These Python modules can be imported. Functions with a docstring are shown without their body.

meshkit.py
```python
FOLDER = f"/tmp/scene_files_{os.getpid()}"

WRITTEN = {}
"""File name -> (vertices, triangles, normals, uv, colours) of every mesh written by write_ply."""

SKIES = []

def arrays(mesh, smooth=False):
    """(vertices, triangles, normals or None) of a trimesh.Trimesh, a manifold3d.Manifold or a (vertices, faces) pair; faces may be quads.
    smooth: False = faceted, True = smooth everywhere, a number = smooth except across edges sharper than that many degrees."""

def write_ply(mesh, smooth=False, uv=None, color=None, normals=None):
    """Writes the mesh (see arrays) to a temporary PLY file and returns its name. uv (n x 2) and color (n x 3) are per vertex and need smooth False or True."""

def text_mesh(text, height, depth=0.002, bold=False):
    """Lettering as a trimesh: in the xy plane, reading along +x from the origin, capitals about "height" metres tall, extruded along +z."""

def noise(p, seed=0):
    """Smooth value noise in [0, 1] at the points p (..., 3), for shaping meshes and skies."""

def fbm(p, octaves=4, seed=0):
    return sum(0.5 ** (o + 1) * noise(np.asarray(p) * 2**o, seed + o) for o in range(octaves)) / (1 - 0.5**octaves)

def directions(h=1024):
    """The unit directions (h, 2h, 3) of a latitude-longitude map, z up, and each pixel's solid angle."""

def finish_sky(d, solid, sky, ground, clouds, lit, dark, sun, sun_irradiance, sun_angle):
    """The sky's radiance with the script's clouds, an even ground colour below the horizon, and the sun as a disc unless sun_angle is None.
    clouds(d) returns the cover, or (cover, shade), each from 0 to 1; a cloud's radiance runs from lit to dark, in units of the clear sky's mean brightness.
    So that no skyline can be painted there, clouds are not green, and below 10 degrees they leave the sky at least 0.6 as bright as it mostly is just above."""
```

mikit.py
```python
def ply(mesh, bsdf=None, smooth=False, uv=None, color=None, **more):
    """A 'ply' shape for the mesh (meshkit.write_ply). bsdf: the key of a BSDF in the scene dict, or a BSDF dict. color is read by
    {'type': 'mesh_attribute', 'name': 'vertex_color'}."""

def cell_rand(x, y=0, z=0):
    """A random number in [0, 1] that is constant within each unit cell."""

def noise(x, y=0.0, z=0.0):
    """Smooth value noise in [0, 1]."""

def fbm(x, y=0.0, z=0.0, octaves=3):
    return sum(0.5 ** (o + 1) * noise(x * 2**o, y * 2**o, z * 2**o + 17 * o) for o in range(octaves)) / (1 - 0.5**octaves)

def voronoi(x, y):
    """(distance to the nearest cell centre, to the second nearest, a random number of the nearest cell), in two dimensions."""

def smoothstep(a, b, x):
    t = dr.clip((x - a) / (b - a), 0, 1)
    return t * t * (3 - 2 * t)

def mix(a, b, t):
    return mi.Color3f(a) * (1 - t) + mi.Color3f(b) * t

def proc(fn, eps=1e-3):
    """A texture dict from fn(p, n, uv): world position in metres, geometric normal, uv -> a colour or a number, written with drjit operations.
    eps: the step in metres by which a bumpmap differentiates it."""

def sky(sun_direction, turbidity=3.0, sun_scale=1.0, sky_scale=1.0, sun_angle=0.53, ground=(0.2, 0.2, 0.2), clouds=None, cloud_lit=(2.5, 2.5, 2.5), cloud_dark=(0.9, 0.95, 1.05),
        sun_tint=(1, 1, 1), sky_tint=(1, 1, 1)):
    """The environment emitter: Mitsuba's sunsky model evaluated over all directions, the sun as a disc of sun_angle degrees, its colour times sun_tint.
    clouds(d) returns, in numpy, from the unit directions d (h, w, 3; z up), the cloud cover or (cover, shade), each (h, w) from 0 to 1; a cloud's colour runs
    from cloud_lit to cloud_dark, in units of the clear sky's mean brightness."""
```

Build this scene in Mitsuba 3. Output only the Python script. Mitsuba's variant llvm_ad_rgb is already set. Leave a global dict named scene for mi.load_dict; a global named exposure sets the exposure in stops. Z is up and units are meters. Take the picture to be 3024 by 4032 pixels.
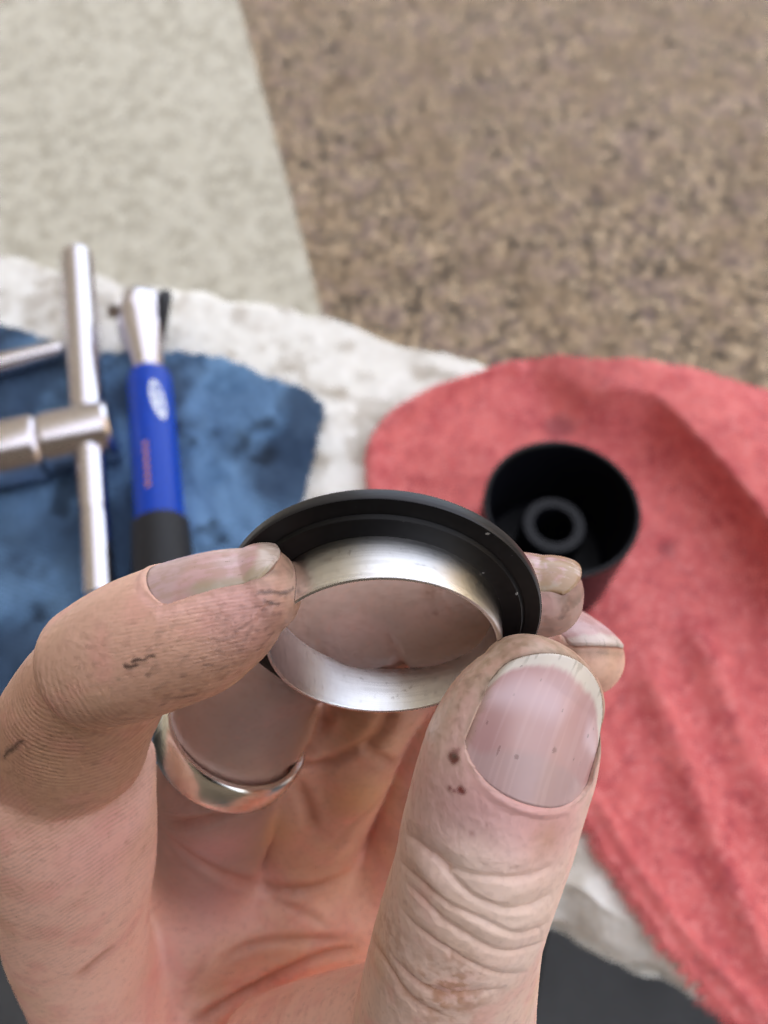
import math
import numpy as np, trimesh, drjit as dr, mitsuba as mi, mikit
from mikit import noise, fbm, voronoi, cell_rand, smoothstep, mix
from meshkit import noise as nnoise, fbm as nfbm
from scipy.spatial import cKDTree
from scipy.interpolate import PchipInterpolator, CubicSpline
from scipy import ndimage

T = mi.ScalarTransform4f
scene, labels = {}, {}
MM = 0.001

# ------------------------------------------------------------------ camera, light, exposure
PITCH = math.radians(56)
EYE = np.array([0, 0, 0.298])
AIM = EYE + np.array([0, math.cos(PITCH), -math.sin(PITCH)])
scene['camera'] = {'type': 'thinlens', 'fov': 53.13, 'fov_axis': 'x', 'near_clip': 0.01, 'far_clip': 500.0,
                   'aperture_radius': 0.0008, 'focus_distance': 0.098,
                   'to_world': T().look_at(origin=EYE.tolist(), target=AIM.tolist(), up=[0, 0, 1])}
scene['sky_light'] = mikit.sky((-0.7, -0.3, 0.62), turbidity=3, sun_scale=0.8, sky_scale=2.0, ground=(0.25, 0.23, 0.2), sky_tint=(1.05, 1.0, 0.95),
                               clouds=lambda d: 0.4, cloud_lit=(2.7, 2.5, 2.25))
exposure = 2.98


# ------------------------------------------------------------------ helpers
def lin(r, g, b):
    c = np.array([r, g, b]) / 255.0
    return tuple(float(x) for x in np.where(c < 0.04045, c / 12.92, ((c + 0.055) / 1.055) ** 2.4))


def rgb(c):
    return {'type': 'rgb', 'value': [float(x) for x in c]}


def key_for(name, parent=None):
    base = f'{parent}__{name}' if parent else name
    k, i = base, 0
    while k in scene or k in labels and parent is None:
        i += 1
        k = f'{base}_{i:03d}'
    return k


def obj(name, mesh, mat, parent=None, smooth=False, **more):
    k = key_for(name, parent)
    scene[k] = mikit.ply(mesh, mat, smooth, **more)
    return k


def tag(k, label=None, category=None, group=None, kind=None):
    d = labels.setdefault(k, {})
    for n, v in (('label', label), ('category', category), ('group', group), ('kind', kind)):
        if v:
            d[n] = v
    return k


def two(b):
    return {'type': 'twosided', 'b': b}


def principled(base, rough=0.5, spec=0.5, metal=0.0, **m):
    return {'type': 'principled', 'base_color': base, 'roughness': rough, 'metallic': metal, 'specular': spec, **m}


def smooth01(x):
    x = np.clip(x, 0, 1)
    return x * x * (3 - 2 * x)


def lathe(profile, n=96, closed=False):
    """profile: (radius, height) points, turned about z"""
    pr = np.asarray(profile, float)
    a = np.arange(n) / n * 2 * np.pi
    v = np.stack([pr[:, None, 0] * np.cos(a), pr[:, None, 0] * np.sin(a), np.repeat(pr[:, 1:2], n, 1)], -1).reshape(-1, 3)
    f = []
    m = len(pr)
    for i in range(m if closed else m - 1):
        j = (i + 1) % m
        k = np.arange(n)
        k2 = (k + 1) % n
        f += [np.stack([i * n + k, i * n + k2, j * n + k2], 1), np.stack([i * n + k, j * n + k2, j * n + k], 1)]
    return trimesh.Trimesh(v, np.vstack(f), process=False)


def frame(z, x=(1, 0, 0)):
    z = np.asarray(z, float) / np.linalg.norm(z)
    x = np.asarray(x, float) - np.dot(x, z) * z
    x /= np.linalg.norm(x)
    return np.column_stack([x, np.cross(z, x), z])


def place(mesh, origin, R=np.eye(3), s=MM):
    m = mesh.copy()
    m.vertices = (m.vertices @ R.T + np.asarray(origin)) * s
    return m


def chamfer_box(x, y, z, c):
    from manifold3d import Manifold
    pts = []
    for sx in (-1, 1):
        for sy in (-1, 1):
            for sz in (-1, 1):
                for k in range(3):
                    q = np.array([x / 2 - c, y / 2 - c, z / 2 - c])
                    q[k] += c
                    pts.append(q * [sx, sy, sz])
    m = Manifold.hull_points(np.array(pts)).to_mesh()
    return trimesh.Trimesh(m.vert_properties[:, :3], m.tri_verts)


# ------------------------------------------------------------------ materials
def grain(p, s, o=3):
    return fbm(p.x * s, p.y * s, p.z * s, o)


def m_stone(p, n, uv):
    a, b = grain(p, 90, 4), grain(p, 190, 3)
    c = mix(lin(230, 227, 221), lin(182, 174, 162), smoothstep(0.45, 0.75, a))
    c = mix(c, lin(242, 240, 236), smoothstep(0.5, 0.7, b) * 0.7)
    return mix(c, lin(166, 154, 138), smoothstep(0.60, 0.74, grain(p + 3.0, 60, 3)) * 0.5)


def m_paver(p, n, uv):
    a, b = grain(p, 60, 4), grain(p, 140, 3)
    c = mix(lin(190, 185, 170), lin(166, 160, 144), smoothstep(0.35, 0.7, a))
    return mix(c, lin(204, 200, 188), smoothstep(0.5, 0.7, b) * 0.6)


def m_granite(p, n, uv):
    a, b, d = grain(p, 150, 4), grain(p + 7.0, 210, 3), grain(p + 2.0, 16, 3)
    c = mix(lin(164, 142, 116), lin(76, 64, 52), smoothstep(0.40, 0.60, a))
    c = mix(c, lin(214, 192, 164), smoothstep(0.56, 0.68, b) * 0.9)
    c = mix(c, lin(44, 38, 34), smoothstep(0.55, 0.66, grain(p + 11.0, 170, 3)) * 0.85)
    c = mix(c, lin(140, 118, 116), smoothstep(0.5, 0.65, grain(p + 5.0, 60, 3)) * 0.35)
    return mix(c, lin(126, 104, 78), smoothstep(0.4, 0.7, d) * 0.3)


scene['stone_material'] = {'type': 'bumpmap', 'arbitrary': mikit.proc(lambda p, n, uv: grain(p, 300, 3), 3e-4), 'scale': 0.0015,
                           'bsdf': two(principled(mikit.proc(m_stone), 0.85, 0.3))}
scene['paver_material'] = two(principled(mikit.proc(m_paver), 0.85, 0.3))
scene['granite_material'] = two(principled(mikit.proc(m_granite), 0.8, 0.3))
scene['deck_material'] = two(principled(mikit.proc(lambda p, n, uv: mix(lin(70, 72, 76), lin(92, 94, 98), grain(p, 40, 3))), 0.7, 0.4))
scene['plaster'] = two(principled(mikit.proc(lambda p, n, uv: mix(lin(192, 180, 158), lin(172, 160, 140), fbm(p.x * 3, p.y * 3, p.z * 3, 3))), 0.9, 0.2))
scene['timber'] = two(principled(mikit.proc(lambda p, n, uv: mix(lin(140, 126, 108), lin(112, 100, 86), fbm(p.x * 2, p.y * 2, p.z * 30, 3))), 0.8, 0.2))
scene['dirt_material'] = two(principled(rgb(lin(48, 45, 42)), 0.9, 0.2))
scene['chrome'] = two({'type': 'roughconductor', 'material': 'Cr', 'alpha': 0.06, 'specular_reflectance': rgb((1.0, 1.0, 1.0))})
scene['silver'] = two({'type': 'roughconductor', 'material': 'Ag', 'alpha': 0.07})


# brushed sleeve: fine turned lines about the sleeve's own axis
RING_C = np.array((-0.27, 46.15, 205.37)) * MM
RING_N = np.array((-0.0514, -0.9673, 0.2482))
NEAR_C = np.array((-0.05, 39.86, 206.86)) * MM
NEAR_N = np.array((0.0025, -0.9826, 0.1857))


RING_F = frame(RING_N)


def ring_at(p):
    """(height along the held ring's axis, angle about it)"""
    q = [p.x - RING_C[0], p.y - RING_C[1], p.z - RING_C[2]]
    x, y, h = (sum(q[k] * float(RING_F[k, j]) for k in range(3)) for j in range(3))
    return h, dr.atan2(y, x)


def sleeve_lines(p, n, uv):
    h, a = ring_at(p)
    return noise(h * 7000, a * 2.0, 0.0) * 0.7 + noise(h * 16000, a * 3.0, 4.0) * 0.3


def sleeve_tint(p, n, uv):
    h, a = ring_at(p)
    c = mix((0.90, 0.90, 0.90), (0.68, 0.67, 0.67), smoothstep(0.4, 0.8, noise(h * 5200, a * 2.5, 2.0)) * 0.6)
    return mix(c, (0.45, 0.43, 0.42), smoothstep(0.66, 0.80, grain(p, 1500, 3)) * 0.7)


scene['brushed_metal'] = {'type': 'bumpmap', 'arbitrary': mikit.proc(sleeve_lines, 4e-5), 'scale': 0.000005,
                          'bsdf': two({'type': 'roughconductor', 'material': 'Al', 'alpha': 0.16, 'specular_reflectance': mikit.proc(sleeve_tint)})}
scene['black_anodised'] = two(principled(mikit.proc(lambda p, n, uv: mix(mix(lin(9, 9, 11), lin(17, 16, 18), grain(p, 900, 2)), lin(150, 148, 146), smoothstep(0.92, 0.96, noise(p.x * 900, p.y * 900, p.z * 900)) * 0.6)), 0.4, 0.2))
scene['worn_skylit_edge'] = two(principled(rgb(lin(54, 54, 57)), 0.35, 0.5, 0.6))  # worn rim, also lightened for the sky its side catches
scene['cup_plastic'] = two(principled(rgb(lin(9, 10, 17)), 0.38, 0.26))
scene['black_rubber'] = two(principled(rgb(lin(24, 25, 30)), 0.6, 0.4))
scene['blue_paint'] = two(principled(rgb(lin(5, 60, 170)), 0.35, 0.3))
scene['white_print'] = two(principled(rgb(lin(215, 222, 232)), 0.5, 0.4))
scene['orange_print'] = two(principled(rgb(lin(182, 124, 96)), 0.5, 0.4))


def m_red(p, n, uv):
    w = noise(p.x * 700, p.y * 700, p.z * 700)
    c = mix(lin(210, 112, 110), lin(184, 86, 89), smoothstep(0.2, 0.8, grain(p, 120, 4)))
    c = mix(c, lin(222, 140, 138), smoothstep(0.45, 0.8, w) * 0.5)
    c = mix(c, lin(150, 62, 72), smoothstep(0.55, 0.75, grain(p + 8.0, 320, 2)) * 0.4)
    return mix(c, lin(70, 36, 52), smoothstep(0.68, 0.78, grain(p + 4.0, 28, 3)) * 0.45)


def m_blue(p, n, uv):
    rib = 0.5 + 0.5 * dr.sin((p.x * 0.34 + p.y * 0.94) * 2700 + grain(p, 40, 2) * 8)
    c = mix(lin(94, 128, 164), lin(64, 94, 128), smoothstep(0.3, 0.7, grain(p, 60, 4)))
    c = mix(c, lin(128, 162, 200), rib * 0.45 * smoothstep(0.2, 0.6, grain(p + 1.0, 50, 2)))
    c = mix(c, lin(40, 52, 72), smoothstep(0.40, 0.62, grain(p + 9.0, 26, 4)) * 0.8)
    return mix(c, lin(20, 24, 32), smoothstep(0.60, 0.70, grain(p + 5.0, 48, 3)) * 0.7)


scene['red_cotton'] = two(principled(mikit.proc(m_red), 0.9, 0.15, sheen=0.6))
scene['blue_cotton'] = two(principled(mikit.proc(m_blue), 0.9, 0.15, sheen=0.4))

# ------------------------------------------------------------------ the setting
def slab(poly, z0, z1):
    from shapely.geometry import Polygon
    m = trimesh.creation.extrude_polygon(Polygon(poly), z1 - z0, engine='earcut')
    m.apply_translation([0, 0, z0])
    m.apply_scale(MM)
    return m


g = 40000
tag(obj('ground', ([(-g * MM, -g * MM, -0.34), (g * MM, -g * MM, -0.34), (g * MM, g * MM, -0.34), (-g * MM, g * MM, -0.34)], [(0, 1, 2, 3)]), 'dirt_material'), kind='structure')
J0, J1 = np.array((-67.72, 665.75, -300))[:2], np.array((-248.2, 1456.2, -300))[:2]
jd = (J1 - J0) / np.linalg.norm(J1 - J0)
A, B = J0 - jd * 430, J0 + jd * 2600
tag(obj('stone_paving', slab([A - [0.6, 0], B - [0.6, 0], (-2600, B[1]), (-2600, A[1])], -338, -300), 'paver_material'), kind='structure')
tag(obj('granite_paving', slab([A, (2600, A[1]), (2600, B[1]), B], -338, -302), 'granite_material'), kind='structure')

# dark boards in front of the ledge
tag('deck', kind='structure')
bd = np.array([0.30, 0.954])
bn = np.array([0.954, -0.30])
o = np.array((140.5, 19.14, -300))[:2]
for i in range(-6, 5):
    b = chamfer_box(134, 900, 28, 3)
    R = np.column_stack([np.r_[bn, 0], np.r_[bd, 0], [0, 0, 1]])
    c = o + bn * (71 + i * 142)
    obj('board', place(b, (c[0], c[1] - 330, -322), R), 'deck_material', 'deck')

# the plastered house wall on the left that keeps the place in shade, and a garden wall across on the right
def wall(x0, x1, y0, y1, z1):
    return place(chamfer_box(x1 - x0, y1 - y0, z1 + 338, 8), ((x0 + x1) / 2, (y0 + y1) / 2, (z1 - 338) / 2))


tag(obj('house_wall', wall(-1750, -1450, -7000, 7500, 6200), 'plaster'), 'beige plastered house wall standing to the left of the stone ledge', 'wall')
tag(obj('added_shade_fence', place(chamfer_box(2500, 60, 2038, 8), (-1000, -620, 681)), 'timber'), 'added grey-brown timber fence, unseen behind the viewer, blocking sky light from that side', 'fence')  # added fence, unseen behind the viewer, keeps sky light off the hand
tag(obj('garden_wall', wall(4300, 4600, -7000, 4500, 2900), 'plaster'), 'lower beige plastered garden wall across the paving on the right', 'wall')

# the phone that takes the picture, its back towards the hand; its lens is the camera
VR, VU, VD = np.array((1.0000, 0.0000, 0.0000)), np.array((0.0000, 0.8290, 0.5592)), np.array((0.0000, 0.5592, -0.8290))
ph = trimesh.creation.extrude_polygon(__import__('shapely').geometry.box(-26, -60, 26, 60).buffer(9.5), 7.6, engine='earcut')
tag(obj('phone', place(ph, EYE / MM - 20.5 * VR - 54 * VU - 9.2 * VD, np.column_stack([VR, VU, -VD])[:, [0, 1, 2]] * [1, 1, -1]), 'cup_plastic', smooth=30),
    'dark phone held over the hand, taking the picture', 'phone')

# the ledge
E0, E1, E2 = np.array((-231.43, 386.44)), np.array((-33.75, 331.76)), np.array((52.3, 295.7))
G0, G1 = np.array((57.26, 29.72)), np.array((91.08, 16.07))


def ledge_mesh():
    xs = np.linspace(-900, 900, 700)
    back = np.interp(xs, [-900, E0[0], E1[0], E2[0], 900], [E0[1] + 250, E0[1], E1[1], E2[1], E2[1] - 330])
    gs = (G1[1] - G0[1]) / (G1[0] - G0[0])
    front = G0[1] + (xs - G0[0]) * np.clip(gs, -0.4, -0.3)
    back = back + 9 + 14 * (nfbm(np.stack([xs / 22, xs * 0, xs * 0], 1), 4, 3) - 0.5)
    front = front + 7 + 14 * (nfbm(np.stack([xs / 22, xs * 0 + 9, xs * 0], 1), 4, 4) - 0.5)
    # profile: t across, z down
    top = np.linspace(0, 1, 150)
    prof = [(0.10, -200), (0.10, -62), (0.02, -56)] + [(0, z) for z in np.linspace(-50, -24, 6)] + [(0, -14), (0.006, -8), (0.018, -3)] + [(0.03 + 0.94 * t, 0) for t in top] + [(0.982, -3), (0.994, -8), (1, -14)] + [(1, z) for z in np.linspace(-24, -50, 6)] + [(0.98, -56), (0.92, -62), (0.92, -200)]
    prof = np.array(prof)
    tt, zz = prof[:, 0], prof[:, 1]
    X = np.repeat(xs[:, None], len(tt), 1)
    Y = front[:, None] * (1 - tt) + back[:, None] * tt
    Z = np.repeat(zz[None], len(xs), 0).copy()
    q = np.stack([X, Y, Z], -1)
    Z += 3.0 * (nfbm(q / 30, 4, 1) - 0.5) * np.where(zz > -9, 1, 0) - 1.2
    side = (zz < -2)[None] * np.where(tt < 0.5, -1, 1)[None]
    Y = Y + side * 16 * (nfbm(q / 26, 4, 2) - 0.5)
    v = np.stack([X, Y, Z], -1)
    n, m = X.shape
    i = np.arange(n * m).reshape(n, m)
    f = np.stack([i[:-1, :-1], i[1:, :-1], i[1:, 1:], i[:-1, 1:]], -1).reshape(-1, 4)
    return v.reshape(-1, 3) * MM, f


tag(obj('stone_ledge', ledge_mesh(), 'stone_material', smooth=True), 'long pale rough-edged stone ledge that the cloths and tools lie on', 'ledge')


# ------------------------------------------------------------------ cloths
def cloth_mesh(outline, height, thick=1.1, step=1.6, seed=0, fray=2.6):
    """outline: closed polygon in the ledge plane (mm); height(xy) -> z; a closed sheet with its own thickness"""
    from shapely.geometry import Polygon
    import shapely
    po = Polygon(outline)
    d = np.arange(0, po.length, step)
    ring = np.array([po.exterior.interpolate(x).coords[0] for x in d])
    ring = ring + fray * (nnoise(np.c_[ring / 2.2, ring[:, 0] * 0 + seed], seed) - 0.5)[:, None] * np.array([1, 1])
    po2 = Polygon(ring)
    x0, y0, x1, y1 = po2.bounds
    gx, gy = np.meshgrid(np.arange(x0, x1, step), np.arange(y0, y1, step))
    pts = np.c_[gx.ravel(), gy.ravel()]
    inn = shapely.contains_xy(po2.buffer(-step * 0.6), pts[:, 0], pts[:, 1])
    pts = np.vstack([ring, pts[inn]])
    from scipy.spatial import Delaunay
    tri = Delaunay(pts).simplices
    cen = pts[tri].mean(1)
    tri = tri[shapely.contains_xy(po2, cen[:, 0], cen[:, 1])]
    a = pts[tri]
    area = np.cross(a[:, 1] - a[:, 0], a[:, 2] - a[:, 0])
    tri = np.where(area[:, None] > 0, tri, tri[:, ::-1])[np.abs(area) > 1e-4]
    z = height(pts)
    top = np.c_[pts, z + thick]
    bot = np.c_[pts, z]
    k = len(pts)
    r = np.arange(len(ring))
    r2 = (r + 1) % len(ring)
    if po2.exterior.is_ccw:
        side = np.vstack([np.c_[r + k, r2 + k, r2], np.c_[r + k, r2, r]])
    else:
        side = np.vstack([np.c_[r2 + k, r + k, r], np.c_[r2 + k, r, r2]])
    return np.vstack([top, bot]), np.vstack([tri, tri[:, ::-1] + k, side]), ring


def seg_d(p, line):
    line = np.asarray(line, float)
    best = np.full(len(p), 1e9)
    for a, b in zip(line[:-1], line[1:]):
        ab = b - a
        t = np.clip(((p - a) @ ab) / (ab @ ab), 0, 1)
        best = np.minimum(best, np.linalg.norm(p - a - t[:, None] * ab, axis=1))
    return best


def smooth_poly(pts, n=400, closed=True):
    p = np.asarray(pts, float)
    if closed:
        p = np.vstack([p, p[:1]])
    d = np.r_[0, np.cumsum(np.linalg.norm(np.diff(p, axis=0), axis=1))]
    f = CubicSpline(d, p, bc_type='periodic' if closed else 'natural')
    return f(np.linspace(0, d[-1], n + 1)[: n if closed else n + 1])


def fringe_mesh(ring, zf, sel, rng, length=4.0, per=2, r=0.16):
    vs, fs, n = [], [], 0
    k = len(ring)
    turn = np.sign(np.sum(ring[:, 0] * np.roll(ring[:, 1], -1) - np.roll(ring[:, 0], -1) * ring[:, 1]))
    for i in np.nonzero(sel)[0]:
        t = ring[(i + 1) % k] - ring[i - 1]
        t /= np.linalg.norm(t) + 1e-9
        out = turn * np.array([t[1], -t[0]])
        for _ in range(per):
            L = length * rng.uniform(0.3, 1.2)
            a = ring[i] + t * rng.uniform(-1, 1)
            d = out + t * rng.normal(0, 0.5)
            pts = [np.r_[a - out * 0.5, zf(a) + 0.6]]
            h = rng.normal(0, 0.3)
            for s in (0.5, 1.0):
                q = a + d * L * s
                pts.append(np.r_[q, zf(a) + 0.6 + h * L * s - 0.1 * L * s * s])
            for p, w in zip(pts, (r, r, r * 0.4)):
                for ang in (0, 2.1, 4.2):
                    vs.append(p + w * np.array([t[0] * math.cos(ang), t[1] * math.cos(ang), math.sin(ang)]))
            for s in (0, 3):
                for e in range(3):
                    e2 = (e + 1) % 3
                    fs += [(n + s + e, n + s + e2, n + s + 3 + e2), (n + s + e, n + s + 3 + e2, n + s + 3 + e)]
            n += 9
    return np.array(vs) * MM, np.array(fs)


red_out = smooth_poly([(-8.81, 224.81), (-4.03, 246.5), (9.1, 263.95), (28.63, 275.27), (50.32, 284.12), (67.75, 291.47), (83.61, 290.06), (107.2, 274.58), (134.08, 269.32), (161.6, 266),
                       (191.01, 265.48), (255.24, 266), (275.78, 202.57), (221.62, 76.02), (162.76, 9.54), (129.84, -8.98), (114.53, -0.53), (102.82, 13.44), (93.1, 26.23), (83.32, 42.72),
                       (73.91, 62), (57.41, 89.95), (32.62, 126.22), (10.25, 160.84), (-4.18, 194.8)], 500)
lip = [(67.19, 287.11), (82.14, 282.03), (102.91, 253.44), (127.98, 247.54), (141.59, 231.04), (154.45, 207.04), (164.96, 178.43), (171.67, 147.4)]
lip2 = [(-6.41, 213.58), (-5.28, 235.87), (6.58, 253.62), (28.54, 271.71), (50.66, 284.43), (67.35, 288.78)]
red_hem = [(133.12, -7.8), (114.53, -0.53), (102.82, 13.44), (93.1, 26.23), (83.32, 42.72), (73.91, 62), (57.41, 89.95)]
fold3 = [(106.49, 112.3), (113.47, 76.02), (119.6, 44.2), (125.74, 18.74)]
fold4 = [(129.7, 132.41), (137.1, 86.39), (143.66, 59.61)]


def side_of(p, line):
    """signed distance to an open line: positive on its left"""
    line = np.asarray(line, float)
    best, sg = np.full(len(p), 1e9), np.ones(len(p))
    for a, b in zip(line[:-1], line[1:]):
        ab = b - a
        t = np.clip(((p - a) @ ab) / (ab @ ab), 0, 1)
        d = np.linalg.norm(p - a - t[:, None] * ab, axis=1)
        s = np.sign(ab[0] * (p[:, 1] - a[1]) - ab[1] * (p[:, 0] - a[0]))
        m = d < best
        best[m], sg[m] = d[m], s[m]
    return best * sg


LIP = smooth_poly(lip, 60, False)


def red_height(p):
    q = np.c_[p, p[:, 0] * 0]
    wr = nfbm(np.c_[(p[:, 0] * 0.8 + p[:, 1] * 0.6) / 30, (p[:, 0] * 0.6 - p[:, 1] * 0.8) / 9, p[:, 0] * 0], 3, 14)
    z = 1.0 + 4 * (nfbm(q / 40, 3, 11) - 0.3).clip(0) + 1.6 * nfbm(q / 13, 3, 12) + 3.4 * np.abs(wr - 0.5)
    d = side_of(p, LIP)
    z = z + 29 * np.where(d > 0, np.exp(-(d / 60) ** 2), np.exp(-(np.abs(d) / 8) ** 1.5)) * smooth01((p[:, 0] - 62) / 62)
    z = z + 5 * np.exp(-(seg_d(p, lip2) / 5) ** 2)
    z = z + 2.6 * np.exp(-((seg_d(p, red_hem) - 7) / 2.4) ** 2)
    z = z + 6 * np.exp(-(seg_d(p, fold3) / 6) ** 2) + 5 * np.exp(-(seg_d(p, fold4) / 7) ** 2)
    return z


v, f, ring = cloth_mesh(red_out, red_height, seed=5)
ld = side_of(v[:, :2], LIP)
near_lip = LIP[cKDTree(LIP).query(v[:, :2])[1]]
tow = np.array([-0.8, -0.6])
v[:, :2] += tow * (7.0 * np.exp(-((ld - 1) / 6) ** 2) * smooth01((v[:, 0] - 95) / 60) * np.clip(v[:, 2] / 25, 0, 1))[:, None]
red = tag(obj('red_cloth', (v * MM, f), 'red_cotton', smooth=True), 'crumpled red cotton cloth with a frayed edge lying on the pale stone', 'cloth')
rng = np.random.default_rng(3)
obj('fringe', fringe_mesh(ring, lambda a: float(red_height(a[None])[0]), (ring[:, 1] < 135), rng, 4.2, 6, 0.3), 'red_cotton', red)
tag('red_cloth__fringe', kind='stuff')

blue_out = smooth_poly([(-257.85, 331.76), (-213.86, 323.53), (-192.38, 315.11), (-162.88, 302.64), (-115.12, 301.94), (-94.81, 299.85), (-76.53, 292.28), (-53.24, 278.24), (-32.34, 266.64), (-30.81, 264.42), (-31.27, 253.56), (-33.83, 229.94), (-38.03, 205.21), (-44.04, 182.24),
                        (-53.49, 147.38), (-61.08, 108.44), (-71.9, 79.43), (-100.43, 72.65), (-147.59, 86.39), (-198.71, 104.64), (-255.59, 229.94)], 500)


def blue_height(p):
    q = np.c_[p, p[:, 0] * 0]
    wr = nfbm(np.c_[(p[:, 0] * 0.9 + p[:, 1] * 0.4) / 11, (p[:, 1] * 0.9 - p[:, 0] * 0.4) / 34, p[:, 0] * 0], 3, 24)
    return 1.0 + 6 * (nfbm(q / 34, 3, 21) - 0.3).clip(0) + 2 * nfbm(q / 12, 3, 22) + 5 * np.abs(wr - 0.5)


v, f, ring = cloth_mesh(blue_out, blue_height, seed=8)
tag(obj('blue_cloth', (v * MM, f), 'blue_cotton', smooth=True), 'stained blue ribbed cloth lying flat under the metal tools', 'cloth')

# ------------------------------------------------------------------ the black cup on the red cloth
CUP = np.array((68.49, 167.12, 55))
CUP_R = frame((0, -0.09, 1))
rr = 30.2
body = [(0.1, 4), (rr - 5, 4), (rr - 3, 6), (rr - 2.2, 49.2), (rr - 1.6, 50), (rr - 0.7, 50), (rr, 49.2), (rr + 0.2, 2), (rr - 1, 0), (0.1, 0)]
obj('body', place(lathe(body), CUP - 50 * CUP_R[:, 2], CUP_R), 'cup_plastic', 'black_cup', smooth=25)
boss = [(7.6, 4), (7.6, 33.2), (8.2, 34), (12.2, 34), (12.9, 33.2), (13.4, 4)]
obj('boss', place(lathe(boss, 64), CUP - 50 * CUP_R[:, 2], CUP_R), 'cup_plastic', 'black_cup', smooth=25)
tag('black_cup', 'open black cylindrical cup with a bored boss inside, standing on red cloth', 'cup')


# ------------------------------------------------------------------ tools on the blue cloth
def turned(name, parent, a, b, prof, mat, n=48):
    """prof: (fraction along a->b, radius)"""
    a, b = np.asarray(a, float), np.asarray(b, float)
    L = np.linalg.norm(b - a)
    pr = [(0.02, prof[0][0] * L)] + [(r, t * L) for t, r in prof] + [(0.02, prof[-1][0] * L)]
    return obj(name, place(lathe(pr, n), a, frame(b - a)), mat, parent, smooth=35)


# sliding bar tool
a, b = np.array((-173.23, 361.72, 20)), np.array((-115.5, 145.8, 20))
R0 = 8.6
turned('bar', 'sliding_t_bar', a, b, [(0, 6.8), (0.006, 8.4), (0.55, 8.0), (0.56, 7.0), (0.8, 6.6), (0.805, 6.1), (0.815, 6.1), (0.82, 6.6), (1, 6.6)], 'chrome')
a, b = np.array((-127.97, 235.95, 18)), np.array((-158.73, 226.4, 18))
turned('head', 'sliding_t_bar', a, b, [(0, 13.0), (0.06, 14.6), (0.9, 15.0), (0.96, 14.2), (1, 13.6)], 'chrome')
a2 = b + (b - a) * 2.2
turned('shank', 'sliding_t_bar', b, a2, [(0, 14.2), (0.03, 15.6), (0.45, 15.6), (0.6, 13.6), (1, 13.6)], 'chrome')
tag('sliding_t_bar', 'shiny chrome sliding T bar with a round cross head, lying on blue cloth', 'tool')
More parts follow.
